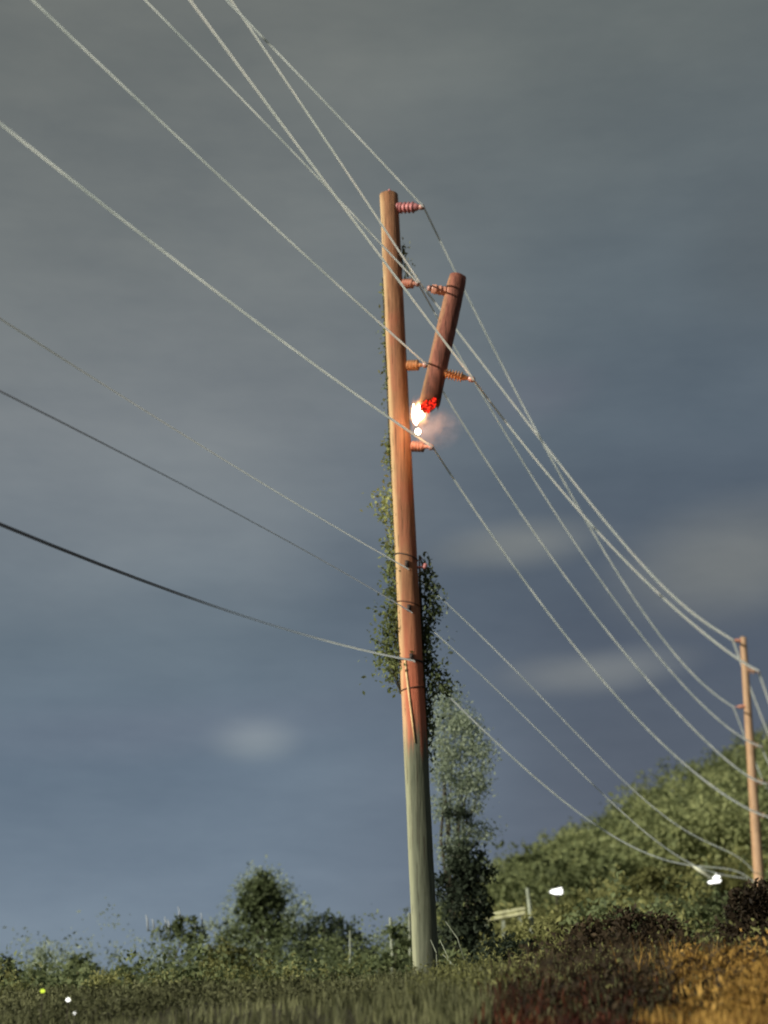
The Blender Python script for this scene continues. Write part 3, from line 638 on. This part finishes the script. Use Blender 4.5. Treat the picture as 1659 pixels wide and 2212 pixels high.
# ------------------------------------------------------------------ wires
def raydir(px, py):
    r = (px-829.5)/FPX; u = (1106-py)/FPX
    return np.array([r, math.cos(PITCH)-u*math.sin(PITCH), math.sin(PITCH)+u*math.cos(PITCH)])
def onplane(px, py, A, u):
    d = raydir(px, py); n = np.array([-u[1], u[0]]); t = n@A[:2]/(n@d[:2]); q = d*t+[0, 0, CZ]; return q, (q[:2]-A[:2])@u
def wire(name, label, cat, near, a, far, b, mat, rn, rf, onward=True, grp=None, ya=None, steps=3):
    """one conductor: span coming over the camera side, clamp a on the near pole, span to clamp b on the far pole, and on to the next"""
    A = at(*a, ya or WIRE_Y); Bp = at(*b, FY-.1); u = (Bp-A)[:2]; L = np.hypot(*u); u = u/L
    S = []; T_ = []
    for p in far:
        q, s = onplane(*p, A, u); base = A[2]+(Bp[2]-A[2])*s/L; S.append(s/L); T_.append(q[2]-base)
    S = np.array(S); T_ = np.array(T_); K = -S*(1-S)*L*L
    # weight by how the height shows in the picture
    w = 1/(8+S*L); Mx = np.stack([K*S**k for k in range(steps)], 1)*w[:, None]; reg = 1e-3*np.eye(steps); reg[0, 0] = 0
    co = np.linalg.solve(Mx.T@Mx+reg*np.trace(Mx.T@Mx)*.05, Mx.T@(T_*w))
    S2 = []; Z2 = []
    for p in near:
        q, s = onplane(*p, A, u); S2.append(s); Z2.append(q[2]-A[2])
    S2 = np.array(S2); Z2 = np.array(Z2); N2 = np.stack([S2, S2*S2], 1); cn, *_ = np.linalg.lstsq(N2, Z2, rcond=None)
    s0 = S2.min()-.6; z0 = cn[0]*s0+cn[1]*s0*s0; sl = cn[0]+2*cn[1]*s0
    pts = []; rad = []
    for s in np.linspace(-46, 0, 60):
        if s < s0: e = s-s0; z = z0+sl*e+.0035*e*e
        else: z = cn[0]*s+cn[1]*s*s
        pts.append([A[0]+u[0]*s, A[1]+u[1]*s, A[2]+z]); rad.append(rn)
    for s in np.linspace(0, 1, 70)[1:]:
        z = A[2]+(Bp[2]-A[2])*s - s*(1-s)*L*L*sum(c*s**k for k, c in enumerate(co))
        pts.append([A[0]+u[0]*s*L, A[1]+u[1]*s*L, z]); rad.append(rn+(rf-rn)*min(1, s*1.4))
    if onward:
        for s in np.linspace(0, 1, 24)[1:]:
            pts.append([Bp[0]+u[0]*s*50, Bp[1]+u[1]*s*50, Bp[2]-1.2*s-4*1.0*s*(1-s)]); rad.append(rf)
    mb = MB(); mb.tube(pts, rad, 6); o = mb.build(name, M[mat]); tag(o, label, cat, grp)
    if 'cable' in name:                       # far span takes a pale material, its brighter lighting painted in
        o.data.materials.append(M['wire']); idx = [0 if i//6 < 59 else 1 for i in range(len(o.data.polygons))]; idx[-2] = 0
        o.data.polygons.foreach_set('material_index', idx)
    return o
GP = 'overhead wires strung between the poles'
wire('power_wire', 'topmost wire, held by the uppermost pink insulator of the tall pole', 'wire', [(490,0),(587,101),(747,272),(860,382)], (915,447), [(983,579),(1003,624),(1019,664),(1086,788),(1144,912),(1188,992),(1232,1063),(1286,1152),(1339,1246),(1388,1321),(1481,1441),(1544,1500)], (1584,1527), 'wire', .017, .042, grp=GP)
wire('power_wire', 'bright wire reaching the uppermost insulator of the farther pole', 'wire', [(496,0),(560,85),(640,208),(747,373),(819,475)], (906,610), [(984,712),(1055,801),(1157,935),(1241,1046),(1304,1121),(1366,1197),(1499,1326)], (1583,1383), 'wire_bright', .018, .052, grp=GP)
wire('power_wire', 'faint wire from the second insulator of the tall pole toward the hill', 'wire', [(315,0),(443,133),(587,283),(731,432),(819,517)], (903,612), [(978,745),(1013,804),(1073,904),(1121,992),(1197,1099),(1268,1206),(1366,1352),(1455,1459),(1544,1548),(1590,1583),(1616,1599)], (1644,1613), 'wire', .015, .038, grp=GP)
wire('power_wire', 'wire crossing before the tall pole to the broken piece and its orange insulator', 'wire', [(410,0),(496,117),(587,235),(683,373),(747,453),(819,549)], (1024,822), [(1073,890),(1175,1015),(1255,1108),(1366,1219),(1455,1321),(1530,1376),(1580,1411),(1606,1429)], (1638,1449), 'wire_bright', .018, .052, grp=GP, ya=SY-.1)
wire('power_wire', 'wire held by the third insulator of the tall pole, just left of the broken piece', 'wire', [(75,0),(240,165),(427,341),(587,485),(816,688)], (922,788), [(957,855),(1019,952),(1099,1068),(1197,1201),(1286,1330),(1366,1437),(1468,1548),(1544,1617),(1600,1664),(1625,1681)], (1657,1693), 'wire', .016, .042, grp=GP)
wire('power_wire', 'lowest power wire, held by the insulator just under the flame', 'wire', [(0,267),(176,405),(320,517),(480,640),(613,741),(811,880)], (935,966), [(993,1055),(1068,1166),(1153,1281),(1233,1384),(1322,1495),(1370,1548),(1475,1645),(1560,1714),(1625,1752)], (1660,1765), 'wire', .017, .042, grp=GP)
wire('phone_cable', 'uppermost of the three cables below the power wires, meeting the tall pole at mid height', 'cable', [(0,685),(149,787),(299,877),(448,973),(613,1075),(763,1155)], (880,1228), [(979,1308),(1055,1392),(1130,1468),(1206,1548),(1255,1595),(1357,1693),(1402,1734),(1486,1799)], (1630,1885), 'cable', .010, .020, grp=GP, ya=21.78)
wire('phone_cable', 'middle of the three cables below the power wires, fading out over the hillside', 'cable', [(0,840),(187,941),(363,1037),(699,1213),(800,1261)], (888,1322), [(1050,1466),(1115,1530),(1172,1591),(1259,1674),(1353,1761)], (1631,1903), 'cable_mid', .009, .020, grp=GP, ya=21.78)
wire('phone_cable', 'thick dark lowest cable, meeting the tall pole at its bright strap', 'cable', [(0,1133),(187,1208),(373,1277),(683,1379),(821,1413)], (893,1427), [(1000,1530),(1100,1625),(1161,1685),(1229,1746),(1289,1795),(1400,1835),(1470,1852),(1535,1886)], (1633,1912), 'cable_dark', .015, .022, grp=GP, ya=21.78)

# white closure near the far pole
CY = 62.0
cz = empty('cable_closure', at(1543, 1903, CY)); tag(cz, 'white glow-painted cable closure hanging on the lowest cable just left of the farther pole', 'cable closure')
mb = MB(); mb.tube([at(1529, 1906, CY), at(1532, 1906, CY), at(1554, 1903, CY), at(1558, 1902, CY)], [.02, .062, .062, .02], 12); mb.build('housing', M['lamp'], cz)  # closure shares the lamp material, its glow painting reflected light
mb = MB(); mb.tube([at(1539, 1897, CY), at(1542, 1896, CY), at(1554, 1894, CY), at(1556, 1894, CY)], [.02, .05, .05, .02], 12); mb.tube([at(1547, 1894, CY), at(1546, 1886, CY)], [.03, .015], 8); mb.build('cap', M['lamp'], cz)  # cap shares the lamp material too, its glow painting reflected light
mb = MB(); mb.tube([at(1494, 1869, CY), at(1510, 1879, CY), at(1536, 1896, CY)], [.02, .07, .06], 8); mb.build('cable_sleeve', M['white_metal'], cz)
# floodlamp
LY = 72.0
lp = at(1200, 1926, LY); g0 = float(height(lp[0], LY))
fo = empty('floodlamp', (lp[0]+.1, LY, g0)); tag(fo, 'white glowing floodlamp with a pointed hood, low on the hillside', 'lamp')
V = [at(1188, 1926, LY), at(1192, 1922, LY), at(1205, 1919, LY), at(1213, 1917, LY), at(1216, 1924, LY), at(1214, 1931, LY), at(1198, 1930, LY)]
V2 = [v+np.array([0, .35, 0]) for v in V]; n7 = 7
mb = MB(); mb.add(V+V2, [tuple(range(n7)), tuple(range(n7, 2*n7))[::-1]]+[(i, i+n7, (i+1) % n7+n7, (i+1) % n7) for i in range(n7)]); mb.build('lamp_head', M['lamp'], fo, False)
mb = MB(); mb.tube([(lp[0]+.1, LY+.45, g0-.3), (lp[0]+.1, LY+.45, lp[2]+.1), (lp[0]+.1, LY+.2, lp[2]+.15)], .045, 8); mb.build('post', M['bark'], fo)
# garden lamps low left
for (px, py, y, r, mt, lb) in ((147, 2160, 12, .017, 'lamp', 'larger bright white garden lamp below the small upright shrub'), (161, 2189, 11, .007, 'lamp', 'smallest faint white garden lamp, lowest of the three in the left corner'), (92, 2141, 12.4, .019, 'lamp_yellow', 'yellow green garden lamp at the far left')):
    p = at(px, py, y); gz = float(height(p[0], y)); gz = min(gz, p[2]-.05); o = empty('garden_lamp', (p[0], y, gz)); tag(o, lb, 'lamp')
    mb = MB(); mb.blob(p, r, amp=.03, sc=(1, 1, .9)); mb.build('bulb', M[mt], o)
    mb = MB(); mb.tube([(p[0], y, gz-.1), (p[0], y, p[2]-r*.8)], .004, 8); mb.tube([(p[0], y, p[2]-r*1.1), (p[0], y, p[2]-r*.6)], r*.6, 8); mb.build('stake', M['bark'], o)
# pale posts
def post(px0, py0, px1, py1, y, w, label):
    a = at(px1, py1, y); b = at(px0, py0, y); z = float(height(a[0], y)); n = a.copy(); n[2] = min(z, a[2])-.2
    mb = MB(); mb.tube([n, a, b], [w, w, w*.75], 8); o = mb.build('wooden_post', M['post']); tag(o, label, 'post', 'pale wooden posts')
post(843, 1982, 848, 2070, 36, .045, 'pale post standing alone in the scrub left of the tall pole')
post(884, 1972, 886, 2035, 36, .040, 'pale post nearly touching the left edge of the tall pole')
post(1139, 1918, 1148, 1990, 48, .075, 'pale post at the right end of the lit barrier')
post(1039, 1937, 1042, 1985, 48, .065, 'pale post at the left end of the lit barrier, beside the dark tree')
post(756, 2010, 757, 2060, 38, .03, 'short pale post in front of the dark rounded tree')
# barrier
RY = 47.5
ra, rb = at(1040, 1985, RY), at(1134, 1968, RY)
rr_ = empty('roadside_barrier', (ra[0], RY, float(height(ra[0], RY)))); tag(rr_, 'low pale yellowish roadside barrier lit brightly beside the dark tree', 'barrier')
ax = (rb-ra)/np.linalg.norm(rb-ra); up = np.array([0, 0, 1.])
mb = MB()
prof = [(-.13, 0), (-.10, -.05), (-.04, -.05), (0, 0), (.04, -.05), (.10, -.05), (.13, 0), (.13, .012), (-.13, .012)]
K = 14; V = []
for i in range(K+1):
    c = ra+(rb-ra)*i/K
    V += [c+up*z+np.array([0, dy, 0]) for z, dy in prof]
m9 = len(prof); Fc = [(i*m9+k, (i+1)*m9+k, (i+1)*m9+(k+1) % m9, i*m9+(k+1) % m9) for i in range(K) for k in range(m9)]
mb.add(V, Fc+[tuple(range(m9)), tuple(K*m9+k for k in range(m9))[::-1]]); mb.build('rail', M['rail'], rr_, False)
for t in (.12, .5, .88):
    c = ra+(rb-ra)*t; z = float(height(c[0], RY)); mb = MB(); mb.box((c[0], RY+.07, (z+c[2]+.1)/2-.1), (.10, .10, c[2]+.1-z+.2)); mb.build('post', M['post'], rr_, False)
